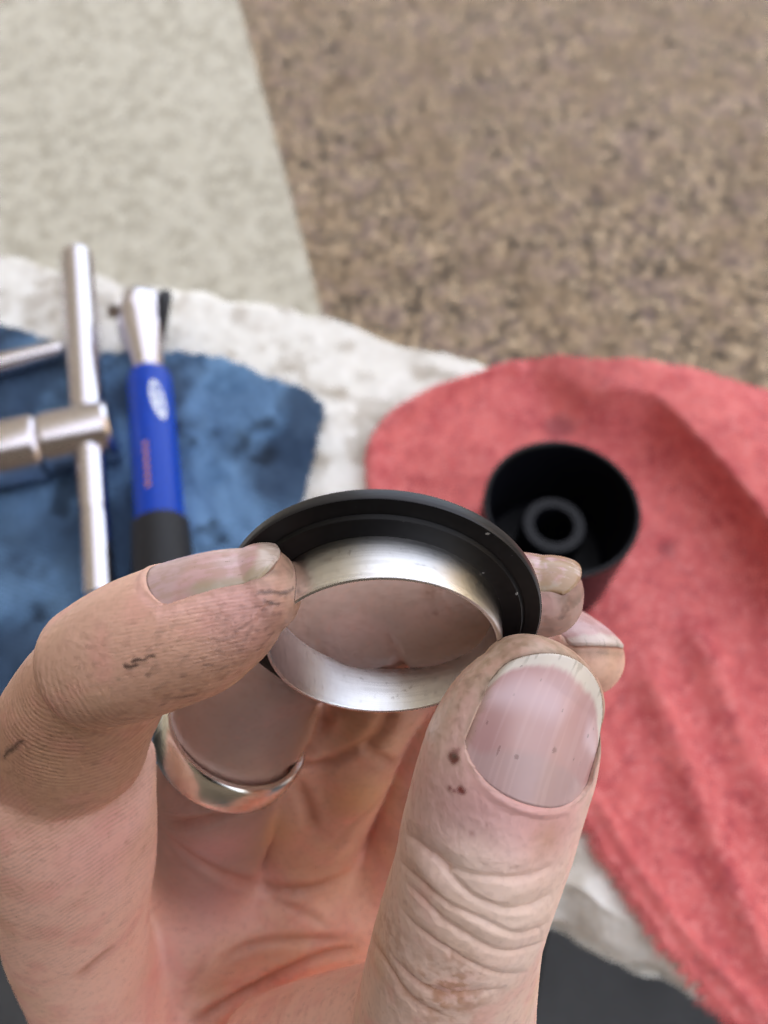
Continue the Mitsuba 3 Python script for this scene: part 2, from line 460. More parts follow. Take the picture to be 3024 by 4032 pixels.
a, b = np.array((-168.58, 296.56, 12)), np.array((-255.08, 265.08, 8))
turned('shaft', 'chrome_extension_bar', a, b, [(0, 3.2), (0.03, 4.6), (0.5, 7), (1, 7.4)], 'chrome')
tag('chrome_extension_bar', 'thin tapered chrome bar pointing left behind the T bar', 'tool')

# ratchet with a blue handle
h0, h1 = np.array((-118.1, 272.74, 16)), np.array((-98.04, 183.85, 16))
hd = (h1 - h0) / np.linalg.norm(h1 - h0)
turned('handle', 'ratchet_wrench', h0, h1, [(0, 8.6), (0.01, 10.2), (0.05, 10.8), (0.99, 10.8), (1, 10.4)], 'blue_paint')
turned('end_grip', 'ratchet_wrench', h1, h1 + hd * 60, [(0, 10.6), (0.02, 12.4), (0.6, 13), (0.95, 12.6), (1, 11)], 'black_rubber')
Rh = frame((0.93, 0.05, -0.36), hd)
hc = h0 - hd * 40 + np.array([0, 0, 3.0])
from manifold3d import Manifold
an = np.arange(40) / 40 * 2 * np.pi
Fh = frame(hd)
drop = [hc + Rh[:, 2] * z + r * (np.cos(t) * Rh[:, 0] + np.sin(t) * Rh[:, 1]) for r, z in ((9, -12), (13, -10.5), (15.4, -6), (15.8, 3), (15, 6)) for t in an]
drop += [h0 - hd * 1.0 + r * (np.cos(t) * Fh[:, 0] + np.sin(t) * Fh[:, 1]) for r in (7.4,) for t in an]
hm = Manifold.hull_points(np.array(drop)).to_mesh()
obj('head', trimesh.Trimesh(hm.vert_properties[:, :3] * MM, hm.tri_verts), 'chrome', 'ratchet_wrench', smooth=35)
turned('back_plate', 'ratchet_wrench', hc + Rh[:, 2] * 6, hc + Rh[:, 2] * 12, [(0, 16.4), (0.2, 17.4), (0.8, 17), (1, 15.4)], 'black_rubber')
turned('drive_square', 'ratchet_wrench', hc - Rh[:, 2] * 9, hc - Rh[:, 2] * 18, [(0, 4.6), (0.9, 4.6), (1, 4.0)], 'chrome', 4)
tag('ratchet_wrench', 'ratchet wrench with a bright blue handle, black grip and chrome head', 'wrench')


def wrap_print(poly_uv, r, lift=0.12, n=20):
    """a printed patch wrapped on the handle: polygon in (along mm, angle rad)"""
    from shapely.geometry import Polygon
    po = Polygon(poly_uv)
    m = trimesh.creation.extrude_polygon(po, 0.05, engine='earcut')
    m = m.subdivide_to_size(2.0) if hasattr(m, 'subdivide_to_size') else m
    v = m.vertices
    rad = r + lift + v[:, 2]
    side = np.cross(hd, [0, 0, 1])
    side /= np.linalg.norm(side)
    up = np.cross(side, hd)
    m.vertices = (h0 + v[:, :1] * hd + rad[:, None] * (np.cos(v[:, 1] / r)[:, None] * up + np.sin(v[:, 1] / r)[:, None] * side)) * MM
    return m


tt = np.linspace(0, 2 * np.pi, 40)[:-1]
emblem = np.c_[26 + 12.5 * np.cos(tt), -5.4 + 3.4 * np.sin(tt) - 1.6 * np.cos(tt)]
for k, (s0, s1, v0, v1) in enumerate(((18, 21, -6.4, -2.6), (24, 26, -7.2, -3.4), (29, 33, -7.4, -5.2))):
    obj('emblem_mark', wrap_print([(s0, v0), (s1, v0 - 0.6), (s1, v1 - 0.6), (s0, v1)], 10.9), 'blue_paint', 'ratchet_wrench', smooth=30)
obj('emblem', wrap_print(emblem, 10.8), 'white_print', 'ratchet_wrench', smooth=30)
for k in range(6):
    s0 = 52 + k * 4.6
    obj('small_print', wrap_print([(s0, 0.8), (s0 + 2.8, 0.8), (s0 + 2.8, 2.9), (s0, 2.9)], 10.8), 'orange_print', 'ratchet_wrench', smooth=30)


# ------------------------------------------------------------------ the held ring: black flange and bright sleeve
RC, RN, NC, NN = RING_C / MM, RING_N, NEAR_C / MM, NEAR_N
FR = frame(RN)
prof = [(15.4, -0.6), (15.4, 1.3), (15.6, 1.5), (18.3, 1.5), (18.45, 1.32), (18.6, 0.9), (18.75, 0.9), (18.8, 0.95), (20.6, 0.75), (20.72, 0.7), (20.72, -1.0), (20.4, -1.05), (15.5, -1.05)]
obj('flange', place(lathe(prof, 192, True), RC, FR), 'black_anodised', 'flanged_ring', smooth=22)


obj('rim', place(lathe([(20.72, 0.7), (20.86, 0.58), (21.0, 0.35), (21.0, -0.7), (20.85, -0.9), (20.72, -1.0)], 192), RC, FR), 'worn_skylit_edge', 'flanged_ring', smooth=50)


def sleeve():
    """a turned sleeve running from the flange to its slightly skewed lip"""
    A = np.arange(192) / 192 * 2 * np.pi
    FN = frame(NN)
    b0 = RC - RN * 2.2
    rows = []
    L = []
    for r_out, t in [(15.75, 0.0), (15.6, 0.5), (15.2, 0.9), (14.98, 0.975), (14.86, 0.995), (14.7, 1.0), (14.5, 1.0), (14.4, 0.99), (14.45, 0.9), (14.75, 0.5), (14.9, 0.12), (15.0, 0.0)]:
        ca, cb = b0, NC
        c = ca * (1 - t) + cb * t
        X = FR[:, 0] * (1 - t) + FN[:, 0] * t
        Y = FR[:, 1] * (1 - t) + FN[:, 1] * t
        rows.append(c + r_out * (np.cos(A)[:, None] * X + np.sin(A)[:, None] * Y))
    v = np.array(rows)
    m, n = v.shape[:2]
    i = np.arange(m * n).reshape(m, n)
    j = np.roll(i, -1, 1)
    f = np.concatenate([np.stack([i[k], j[k], j[(k + 1) % m], i[(k + 1) % m]], -1) for k in range(m)])
    me = trimesh.Trimesh(v.reshape(-1, 3) * MM, np.vstack([f[:, [0, 1, 2]], f[:, [0, 2, 3]]]), process=False)
    return me


sl = sleeve()
obj('sleeve', sl, 'brushed_metal', 'flanged_ring', smooth=30)
tag('flanged_ring', 'black flanged ring with a bright metal sleeve, held between the fingertips', 'ring')


# ------------------------------------------------------------------ the hand
class Limb:
    """a tapering limb along a curve: stations (point, half-width, dorsal height, palmar height, dorsal direction)"""

    def __init__(self, st, cap0, cap1, n=160):
        P = np.array([s[0] for s in st], float)
        d = np.r_[0, np.cumsum(np.linalg.norm(np.diff(P, axis=0), axis=1))]
        t = np.linspace(0, d[-1], n)
        cs = CubicSpline(d, P) if len(P) > 2 else PchipInterpolator(d, P)
        self.c = cs(t)
        self.T = np.gradient(self.c, axis=0)
        self.T /= np.linalg.norm(self.T, axis=1, keepdims=True)
        g = lambda k: PchipInterpolator(d, [s[k] for s in st])(t)
        self.w, self.hd, self.hp = g(1), g(2), g(3)
        D = PchipInterpolator(d, np.array([s[4] for s in st], float))(t)
        self.B = np.cross(self.T, D)
        self.B /= np.linalg.norm(self.B, axis=1, keepdims=True)
        self.N = np.cross(self.B, self.T)
        self.s = np.r_[0, np.cumsum(np.linalg.norm(np.diff(self.c, axis=0), axis=1))]
        self.cap, self.tree = (cap0, cap1), cKDTree(self.c)
        self.reach = max(self.w.max(), self.hd.max(), self.hp.max(), cap0, cap1)

    def local(self, p):
        i = self.tree.query(p)[1]
        r = p - self.c[i]
        a = (r * self.T[i]).sum(1)
        j = np.clip(i + np.where(a > 0, 1, -1), 0, len(self.c) - 1)
        step = np.abs(self.s[j] - self.s[i])
        w = np.where(step > 0, np.clip(np.abs(a) / np.maximum(step, 1e-9), 0, 1), 0)[:, None]
        lp = lambda x: x[i] * (1 - w) + x[j] * w if x.ndim > 1 else x[i] * (1 - w[:, 0]) + x[j] * w[:, 0]
        r = p - lp(self.c)
        over = np.where(step > 0, 0, a)
        return lp(self.s), (r * lp(self.B)).sum(1), (r * lp(self.N)).sum(1), over, lp

    def dist(self, p):
        s, t, n, over, lp = self.local(p)
        w, h = lp(self.w), np.where(n > 0, lp(self.hd), lp(self.hp))
        c = np.where(over > 0, self.cap[1], self.cap[0])
        k = np.sqrt((t / w) ** 2 + (n / h) ** 2 + (over / c) ** 2) + 1e-9
        gr = np.sqrt((t / w ** 2) ** 2 + (n / h ** 2) ** 2 + (over / c ** 2) ** 2) + 1e-9
        return np.clip((k - 1) * k / gr, -12, 60)

    def at(self, s, B, N):
        """points at arc length s with lateral B and dorsal N offsets"""
        lp = lambda x: np.stack([np.interp(s, self.s, x[:, k]) for k in range(3)], -1)
        over = np.maximum(s - self.s[-1], 0)[:, None] + np.minimum(s, 0)[:, None]
        return lp(self.c) + over * lp(self.T) + B[:, None] * lp(self.B) + N[:, None] * lp(self.N)


dT = (0.2996, -0.4478, 0.8425)
thumb = Limb([((7.63, -26.07, 128.43), 15, 13, 13, dT), ((7.93, -8.79, 154.57), 13.6, 11.5, 12, dT), ((8.4, 0.72, 170.63), 12.9, 10.5, 11.5, dT), ((9.12, 6.4, 179.28), 11.8, 9.6, 10.8, dT), ((10.05, 11.16, 186.11), 11.0, 9.2, 10.2, dT),
              ((11.58, 15.74, 191.86), 10.7, 9.2, 10, dT), ((13.13, 20.28, 196.61), 11.1, 8.6, 10, dT), ((15.65, 27.31, 201.83), 11.3, 7.6, 9.6, dT), ((17.69, 31.65, 204.16), 10.6, 7.2, 8.8, dT), ((19.89, 35.23, 205.48), 8.7, 6.4, 7.4, dT)], 8, 6.4)
pA, pB = (-0.5051, 0.7031, -0.5005), (-0.5025, 0.8100, -0.3022)
pinky_base = Limb([((-52.73, -7.61, 116.76), 11, 10, 10, pA), ((-51.95, 6.55, 137.16), 11, 9, 9.5, pA), ((-50.84, 14.95, 154.89), 11.6, 8.6, 9.6, pA), ((-47.91, 20.63, 167.77), 12.0, 8.4, 9.6, pA), ((-46.04, 24.91, 176.69), 11.9, 8.4, 8.6, pB), ((-46.52, 29.85, 183.04), 13.2, 8.2, 7.6, pB)], 8, 6.5)
dP = (-0.3592, 0.4856, 0.7970)
pinky_mid = Limb([((-48.19, 31.78, 184.94), 9, 10, 9.6, (-0.8997, 0.4102, 0.1490)), ((-44.94, 34.72, 190.54), 9.2, 10.2, 11.8, (-0.8240, 0.4697, 0.3168)), ((-39.94, 38.05, 197.02), 8.8, 9.8, 10, (-0.6116, 0.5198, 0.5965)), ((-36.53, 39.51, 201.62), 8.2, 8.8, 9, (-0.6116, 0.5198, 0.5965))], 6, 5)
pinky_tip = Limb([((-36.08, 38.26, 206.8), 8.0, 8.2, 8.0, (-0.4851, 0.5209, 0.7024)), ((-30.94, 39.35, 209.71), 8.6, 8.5, 9.2, dP), ((-24.32, 41.34, 212.5), 8.6, 7.8, 9.8, dP), ((-18.56, 43.23, 214.37), 7.6, 6.6, 8.2, dP), ((-14.85, 44.58, 215.65), 6.4, 5.0, 5.6, dP)], 6.5, 4.5)
rA, rB = (0.0000, 0.7109, -0.7033), (-0.1002, 0.5122, 0.8530)
ring_finger = Limb([((-35.43, 26.07, 133.44), 10.8, 10, 10, rA), ((-32.06, 33.85, 148.95), 11.2, 9.6, 9.6, rA), ((-27.95, 39.05, 163.31), 10.9, 9.4, 9.6, rA), ((-23.3, 43.49, 174.15), 11.2, 9.4, 9.6, (-0.1907, 0.8751, -0.4448)), ((-17.96, 48.85, 180.78), 10.2, 9.4, 9.4, (-0.5367, 0.8433, 0.0294)), ((-9.56, 51.86, 185.22), 9, 9, 8.8, (-0.4061, 0.7576, 0.5110)),
                    ((-4.19, 52.43, 187.41), 8.8, 8.4, 9.2, rB), ((1.61, 52.64, 189.96), 8.0, 8, 6.5, rB), ((7.07, 52.54, 192.55), 8.4, 7.6, 9.0, rB), ((12.43, 52.27, 195.39), 8.2, 7.4, 8.0, rB), ((19.34, 51.64, 199.54), 7.5, 6.5, 6.9, rB), ((23.01, 51.26, 201.1), 6.3, 5.3, 5.9, rB)], 8, 5.2)
mB = (0.2129, 0.4381, 0.8733)
middle_finger = Limb([((-16.4, 29.27, 129.57), 10.4, 10, 10, rA), ((-12.69, 35.12, 139.55), 10.2, 9.6, 9.6, rA), ((-7.79, 41.54, 151.72), 9.6, 9.2, 9.2, rA), ((-4.3, 46.05, 162), 9.2, 9, 9, rA), ((0.85, 50.95, 169.53), 8.8, 8.8, 8.8, (-0.4216, 0.9064, -0.0243)), ((10.3, 55.33, 177.3), 8.2, 8.2, 8.2, (0.0000, 0.8290, 0.5592)), ((20.61, 54.56, 182.22), 7.6, 7.2, 7.4, mB), ((27.9, 52.48, 182.62), 7.0, 6.2, 6.8, mB), ((31.4, 48.49, 185.36), 6.2, 5.6, 6.0, mB)], 8, 6.0)
index_finger = Limb([((5.69, 27.71, 128.52), 10.4, 10, 10, rA), ((8.18, 36.38, 141.61), 9.8, 9.6, 9.6, rA), ((10.53, 43.86, 152.68), 9.4, 9, 9.2, rA), ((12.78, 48.28, 160.49), 8.8, 8.6, 8.8, rA), ((16.43, 49.97, 167.66), 8.4, 8.2, 8.4, (0.0000, 0.9548, 0.2974)), ((21.02, 46.11, 173.5), 7.6, 7, 7.4, mB), ((23.38, 42.18, 175.67), 6.8, 6, 6.6, mB)], 8, 5)
U2 = (0.0000, 0.5592, -0.8290)
palm = [Limb([(a, w, w, w, U2), (b, w2, w2, w2, U2)], 9, 9, 60) for a, w, b, w2 in
        [((-53.45, 5.59, 123.25), 11, (-50.55, -43.99, 65.68), 12), ((-36.13, 26.59, 130.18), 11, (-39.42, -39.8, 68.51), 12), ((-16.61, 28.86, 126.88), 11, (-27.6, -40.27, 65.78), 12),
         ((3.83, 28.67, 127.96), 11, (-17.36, -40.27, 65.78), 12), ((-45.14, 17.66, 128.98), 9.5, (-4.71, 20.96, 121.56), 9), ((-54.23, -6.74, 120.97), 14, (-51.04, -37.9, 79.44), 15),
         ((7.87, -24.3, 124.8), 15, (-22.73, -13.59, 119.97), 11), ((7.87, -26.9, 123.05), 15, (-22.4, -46.47, 71.25), 14),
         ((-14.44, 42.72, 163.98), 4.2, (-16.78, 36.39, 145.23), 6.5), ((4.23, -0.83, 157.52), 11, (-19.62, -4.37, 131.01), 10.5)]]
forearm = Limb([((-34.14, -40.74, 63.05), 26, 15, 16, U2), ((-33.14, -73.47, 19.26), 25, 18, 18, U2), ((-38.96, -164.73, -102.6), 30, 24, 24, U2)], 10, 14)
FINGERS = [(pinky_base, 0.5), (ring_finger, 0.5), (middle_finger, 0.5), (index_finger, 0.5), (thumb, 0.5), (pinky_mid, 0.5), (pinky_tip, 1.6)]
PALM = [(l, 7.0 if i < len(palm) - 1 else 3.5) for i, l in enumerate(palm)] + [(forearm, 9.0)]
LIMBS = PALM + FINGERS


def soft_min(a, b, k):
    h = np.clip(0.5 + 0.5 * (a - b) / k, 0, 1)
    return a * (1 - h) + b * h - k * h * (1 - h)


def union(parts, p):
    d = np.full(len(p), 40.0)
    for limb, k in parts:
        lo, hi = limb.c.min(0) - limb.reach - 8, limb.c.max(0) + limb.reach + 8
        m = np.nonzero(((p > lo) & (p < hi)).all(1))[0]
        if len(m):
            d[m] = soft_min(d[m], limb.dist(p[m]), k)
    return d


def hand_sdf(p):
    return soft_min(union(PALM, p), union(FINGERS, p), 2.8)


def surface(sdf, lo, hi, step, coarse=4):
    """naive surface nets over a narrow band"""
    n = np.ceil((hi - lo) / (step * coarse)).astype(int) + 1
    cg = np.stack(np.meshgrid(*[np.arange(k) for k in n], indexing='ij'), -1).reshape(-1, 3)
    D = sdf(lo + cg * step * coarse).reshape(n)
    N = (n - 1) * coarse + 1
    vol = ndimage.zoom(D, N / n, order=1, grid_mode=False).astype(np.float32)
    near = ndimage.binary_dilation(np.abs(vol) < step * coarse * 0.9, iterations=2)
    idx = np.argwhere(near)
    for s in range(0, len(idx), 400000):
        q = idx[s:s + 400000]
        vol[q[:, 0], q[:, 1], q[:, 2]] = sdf(lo + q * step)
    neg = vol < 0
    c = [neg[i:N[0] - 1 + i, j:N[1] - 1 + j, k:N[2] - 1 + k] for i in (0, 1) for j in (0, 1) for k in (0, 1)]
    tot = sum(x.astype(np.int8) for x in c)
    cells = np.argwhere((tot > 0) & (tot < 8))
    cid = np.full(N - 1, -1, np.int32)
    cid[tuple(cells.T)] = np.arange(len(cells))
    acc, cnt = np.zeros((len(cells), 3)), np.zeros(len(cells))
    offs = [(i, j, k) for i in (0, 1) for j in (0, 1) for k in (0, 1)]
    val = {o: vol[cells[:, 0] + o[0], cells[:, 1] + o[1], cells[:, 2] + o[2]] for o in offs}
    for o in offs:
        for ax in range(3):
            if o[ax] == 0:
                e = tuple(1 if q == ax else o[q] for q in range(3))
                a, b = val[o], val[e]
                m = (a < 0) != (b < 0)
                t = np.where(m, a / np.where(a == b, 1, a - b), 0)
                pt = np.repeat(np.array([o], float), len(cells), 0)
                pt[:, ax] += t
                acc[m] += pt[m]
                cnt[m] += 1
    v = lo + (cells + acc / cnt[:, None]) * step
    faces = []
    for ax in range(3):
        b1, b2 = (ax + 1) % 3, (ax + 2) % 3
        sl0, sl1 = [slice(None)] * 3, [slice(None)] * 3
        sl0[ax], sl1[ax] = slice(0, -1), slice(1, None)
        e = np.argwhere(neg[tuple(sl0)] != neg[tuple(sl1)])
        e = e[(e[:, b1] > 0) & (e[:, b2] > 0) & (e[:, b1] < N[b1] - 1) & (e[:, b2] < N[b2] - 1)]
        q = []
        for o1, o2 in ((0, 0), (1, 0), (1, 1), (0, 1)):
            cc = e.copy()
            cc[:, b1] -= 1 - o1
            cc[:, b2] -= 1 - o2
            q.append(cid[tuple(cc.T)])
        q = np.stack(q, 1)
        fl = neg[tuple(e.T)]
        faces.append(np.where(fl[:, None], q, q[:, ::-1]))
    return v, np.vstack(faces)


def split(v, f, mark):
    """midpoint subdivision of the edges whose two ends are marked; neighbours are split to match, so the sheet stays closed"""
    e = np.sort(np.vstack([f[:, [0, 1]], f[:, [1, 2]], f[:, [2, 0]]]), 1)
    key = e[:, 0].astype(np.int64) * len(v) + e[:, 1]
    m = mark[e[:, 0]] & mark[e[:, 1]]
    u, inv = np.unique(key[m], return_inverse=True)
    mid = np.full(len(e), -1, np.int64)
    mid[m] = len(v) + inv
    a, b = u // len(v), u % len(v)
    v2 = np.vstack([v, (v[a] + v[b]) / 2])
    M = mid.reshape(3, -1).T
    k = (M >= 0).sum(1)
    out = [f[k == 0]]
    g, h = f[k == 3], M[k == 3]
    out += [np.c_[g[:, 0], h[:, 0], h[:, 2]], np.c_[h[:, 0], g[:, 1], h[:, 1]], np.c_[h[:, 2], h[:, 1], g[:, 2]], h]
    for s in range(3):
        o = [s, (s + 1) % 3, (s + 2) % 3]
        w = (k == 1) & (M[:, s] >= 0)
        g, h = f[w][:, o], M[w][:, o]
        out += [np.c_[g[:, 0], h[:, 0], g[:, 2]], np.c_[h[:, 0], g[:, 1], g[:, 2]]]
        w = (k == 2) & (M[:, s] < 0)
        g, h = f[w][:, o], M[w][:, o]
        out += [np.c_[h[:, 1], g[:, 2], h[:, 2]], np.c_[g[:, 0], g[:, 1], h[:, 1]], np.c_[g[:, 0], h[:, 1], h[:, 2]]]
    return v2, np.vstack(out)


def normals(v, f):
    n = np.zeros_like(v)
    c = np.cross(v[f[:, 1]] - v[f[:, 0]], v[f[:, 2]] - v[f[:, 0]])
    for k in range(3):
        for ax in range(3):
            n[:, ax] += np.bincount(f[:, k], c[:, ax], len(v))
    return n / np.maximum(np.linalg.norm(n, axis=1, keepdims=True), 1e-12)


if 'HAND_STEP' not in globals():
    HAND_STEP = 0.8
lo = np.min([l.c.min(0) - l.reach for l, _ in LIMBS], 0) - 4
hi = np.max([l.c.max(0) + l.reach for l, _ in LIMBS], 0) + 4
bv, q = surface(hand_sdf, lo, hi, HAND_STEP)
bf = np.vstack([q[:, [0, 1, 2]], q[:, [0, 2, 3]]])
# relax the grid's steps, then put the points back on the shape
for _ in range(2):
    d0 = hand_sdf(bv)
    bv = bv - normals(bv, bf) * np.clip(d0, -0.3, 0.3)[:, None]
wrist = (bv - np.array((-26.16, -20.55, 103.21))) @ np.array((0.0984, -0.7333, -0.6727))
hv, hf = split(bv, bf, wrist < 0)
ND = {}
near = np.zeros(len(hv), bool)
for t_, r_ in ((thumb.c[-25], 22), (thumb.c[75], 19), (pinky_tip.c[-25], 19), (pinky_mid.c[60], 18), (ring_finger.c[-8], 10)):
    near |= np.linalg.norm(hv - t_, axis=1) < r_
hv, hf = split(hv, hf, near)
hn = normals(hv, hf)


def curve(pts, n=60):
    return smooth_poly(np.array(pts, float), n, False) if len(pts) > 2 else np.linspace(pts[0], pts[1], n)


disp = 0.22 * (nfbm(hv / 7.0, 3, 31) - 0.5) + 0.09 * (nfbm(hv / 1.6, 3, 32) - 0.5)
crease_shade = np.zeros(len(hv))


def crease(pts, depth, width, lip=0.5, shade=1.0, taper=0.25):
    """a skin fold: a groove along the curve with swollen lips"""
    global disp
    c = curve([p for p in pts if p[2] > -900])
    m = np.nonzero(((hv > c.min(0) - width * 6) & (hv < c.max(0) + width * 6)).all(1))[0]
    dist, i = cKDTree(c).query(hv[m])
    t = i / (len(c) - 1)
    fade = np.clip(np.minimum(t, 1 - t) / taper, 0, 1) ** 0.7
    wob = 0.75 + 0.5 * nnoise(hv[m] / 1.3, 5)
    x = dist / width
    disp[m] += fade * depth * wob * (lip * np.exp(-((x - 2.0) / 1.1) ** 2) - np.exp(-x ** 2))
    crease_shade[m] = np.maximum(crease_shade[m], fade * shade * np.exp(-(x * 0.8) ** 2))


# thumb knuckle folds
TK = [
    [(2.38, 19.75, 199.27), (4.08, 18.07, 202.07), (6.07, 16.16, 202.76), (8.16, 14.96, 202.98), (10.99, 14.41, 203.13), (13.63, 14.22, 202.8), (16.39, 14.55, 202.15), (19.63, 15.92, 201.22)],
    [(5.1, 17.75, 202.99), (6.63, 15.67, 202.78), (8.17, 13.96, 202.25), (10.61, 12.28, 201.39), (13.82, 11.42, 200.29), (17.11, 11.93, 199.18), (19.87, 13.55, 198.28)],
    [(1.83, 17.32, 196.84), (4.38, 14.29, 199.98), (7.52, 11.93, 200.35), (11.28, 10.32, 199.63), (14.66, 9.3, 197.71), (18.31, 9.99, 195.45), (20.06, 11.1, 194.07)],
    [(2.24, 14.97, 197.11), (3.82, 13.31, 198.59), (6.31, 10.97, 198.86), (9.44, 9.06, 198.2), (13.4, 7.57, 196.01), (17.04, 8.01, 193.9), (19.75, 9.2, 190.7)],
    [(1.97, 12.21, 195.23), (5.4, 8.94, 196.39), (8.89, 6.98, 195.76), (12.9, 5.59, 193.48), (17.49, 5.94, 189.59)],
    [(0.54, 8.22, 190.49), (3.17, 5.29, 191.19), (6.46, 3.6, 191.19), (10.37, 3.6, 191.46), (14.48, 4.19, 190.35)],
    [(-1.61, 10.09, 183.42), (0.54, 6.54, 189.28), (2.53, 3.95, 189.3), (4.88, 2.27, 189.04), (7.85, 1.17, 188.46)]]
for k, c in enumerate(TK):
    crease(c, [0.22, 0.33, 0.28, 0.24, 0.14, 0.16, 0.13][k], [1.1, 1.3, 1.2, 1.1, 0.8, 0.8, 0.8][k], 0.7, 0.3)
    crease(c, [0.22, 0.28, 0.25, 0.23, 0.2, 0.2, 0.2][k], [0.36, 0.4, 0.38, 0.36, 0.32, 0.32, 0.32][k], 0.2, 0.75)
# finer lines running off the knuckle folds
crng = np.random.default_rng(17)
for c in TK[1:]:
    q = np.array([p for p in c if p[2] > -900])
    for _ in range(4):
        i_ = crng.integers(0, len(q) - 2)
        a_ = q[i_] + (q[i_ + 1] - q[i_]) * crng.uniform(0, 1)
        side_ = np.cross(q[i_ + 1] - q[i_], thumb.N[110])
        side_ /= np.linalg.norm(side_)
        d_ = (q[i_ + 1] - q[i_]) / np.linalg.norm(q[i_ + 1] - q[i_])
        L_ = crng.uniform(2.0, 4.5)
        crease([a_, a_ + d_ * L_ * 0.5 + side_ * L_ * crng.uniform(-0.25, 0.25), a_ + d_ * L_ + side_ * L_ * crng.uniform(-0.6, 0.6)], 0.14, 0.28, 0.2, 0.5, 0.4)


def mound(p, r, h):
    if p[2] > -900:
        disp[:] += h * np.exp(-(np.linalg.norm(hv - np.array(p), axis=1) / r) ** 2)


mound((-20.63, 30.4, 146), 6.5, 1.1)
mound((-4.49, 33.84, 155.93), 6.0, 1.0)
mound((-31.36, 27.7, 159.53), 5.5, 0.6)
mound((-14.49, 4.8, 148.16), 11.0, 0.5)
mound((-16.61, 17.49, 134.3), 7.0, 0.7)
mound((-34.88, 15.23, 137.72), 9.0, 0.5)
# palm lines
crease([(-39.98, 29.5, 154.35), (-37.89, 28.28, 155.48), (-32.97, 24.93, 152.39), (-27.57, 23.08, 145), (-21.81, 22.62, 136.82), (-17.03, 22.26, 137.7), (-11.39, 23.16, 137.57), (-3.54, 25.65, 136.1)], 0.58, 1.03, 0.4, 0.9)
crease([(-31, 10.06, 132.14), (-27.78, 12.15, 133.19), (-23.34, 13.74, 133.21), (-17.02, 14.41, 132.55), (-10.2, 14.54, 131.03), (-3.5, 14.21, 130.37)], 0.50, 0.92, 0.4, 0.8)
crease([(-36.99, 1, 122.13), (-31.44, 3.88, 122.54), (-26.97, 6.3, 122.53), (-19.6, 9.29, 127.07), (-12.51, 11.85, 129.01), (-4.83, 13.06, 129.3)], 0.72, 1.15, 0.6, 1.0, 0.1)
crease([(-38.51, 30.41, 158.04), (-33.7, 29.25, 161.69), (-28.29, 29.3, 164.48), (-24.48, 30.15, 165.88), (-20.85, 31.85, 167.38), (-17.71, 34.27, 166.62)], 0.86, 1.03, 0.4, 1.0)
crease([(-15.32, 36.57, 160.81), (-14.25, 34.76, 157.03), (-13.27, 32.8, 153.57), (-12.97, 29.82, 148.94)], 0.72, 1.15, 0.3, 1.0)
crease([(-16.49, 35.43, 170.09), (-13.47, 38.03, 163.54), (-10.02, 38.3, 163.97), (-6.8, 38.83, 166.76), (-3.77, 39.89, 169.17), (-1.35, 41.32, 171.31)], 0.65, 0.92, 0.4, 1.0)
crease([(-3.39, 39.67, 168.87), (-0.36, 38.65, 165.49), (4.21, 38.56, 157)], 0.58, 0.92, 0.4, 0.9)
crease([(-10.23, 45.58, 170.51), (-10.79, 42.64, 169.69), (-12.94, 39.5, 167.13), (-15.89, 37.23, 163.6)], 1.08, 1.15, 0.3, 1.0, 0.15)
crease([(1.41, 44.01, 174.9), (0.35, 42.41, 172.73), (-1.36, 40.39, 169.82), (-3.87, 38.94, 167.68)], 1.15, 1.26, 0.3, 1.0, 0.15)
crease([(-12.02, 26.11, 143.15), (-7.62, 29.33, 147.37), (-3.32, 33.13, 152.15), (0.46, 36.83, 153.64)], 0.25, 1.03, 0.3, 0.5)
crease([(-23.71, 21.56, 136.41), (-16.63, 19.32, 135.36), (-9.67, 15.8, 131.77)], 0.22, 0.80, 0.3, 0.5)
crease([(-41.99, 11.15, 160.44), (-45.15, 8.48, 160.12), (-48.14, 6.3, 158.28)], 0.50, 0.92, 0.4, 0.8)
crease([(-31.64, 13.18, 135.44), (-35.27, 8.26, 131.12), (-38.6, 2.6, 123.91)], 0.18, 0.80, 0.3, 0.4)
# fold through the middle of the ring finger, seen through the held ring
crease([(0.57, 47.64, 196.45), (1.24, 46.1, 195.05), (1.93, 45.12, 193.17), (2.75, 49.08, 180.23)], 0.7, 0.8, 0.2, 0.8, 0.5)
# small finger: knuckle fold and side folds
crease([(-12.65, 40.52, 219.61), (-13.65, 39.51, 219.29), (-14.48, 38.31, 218.18)], 0.15, 0.4, 0.3, 0.4)


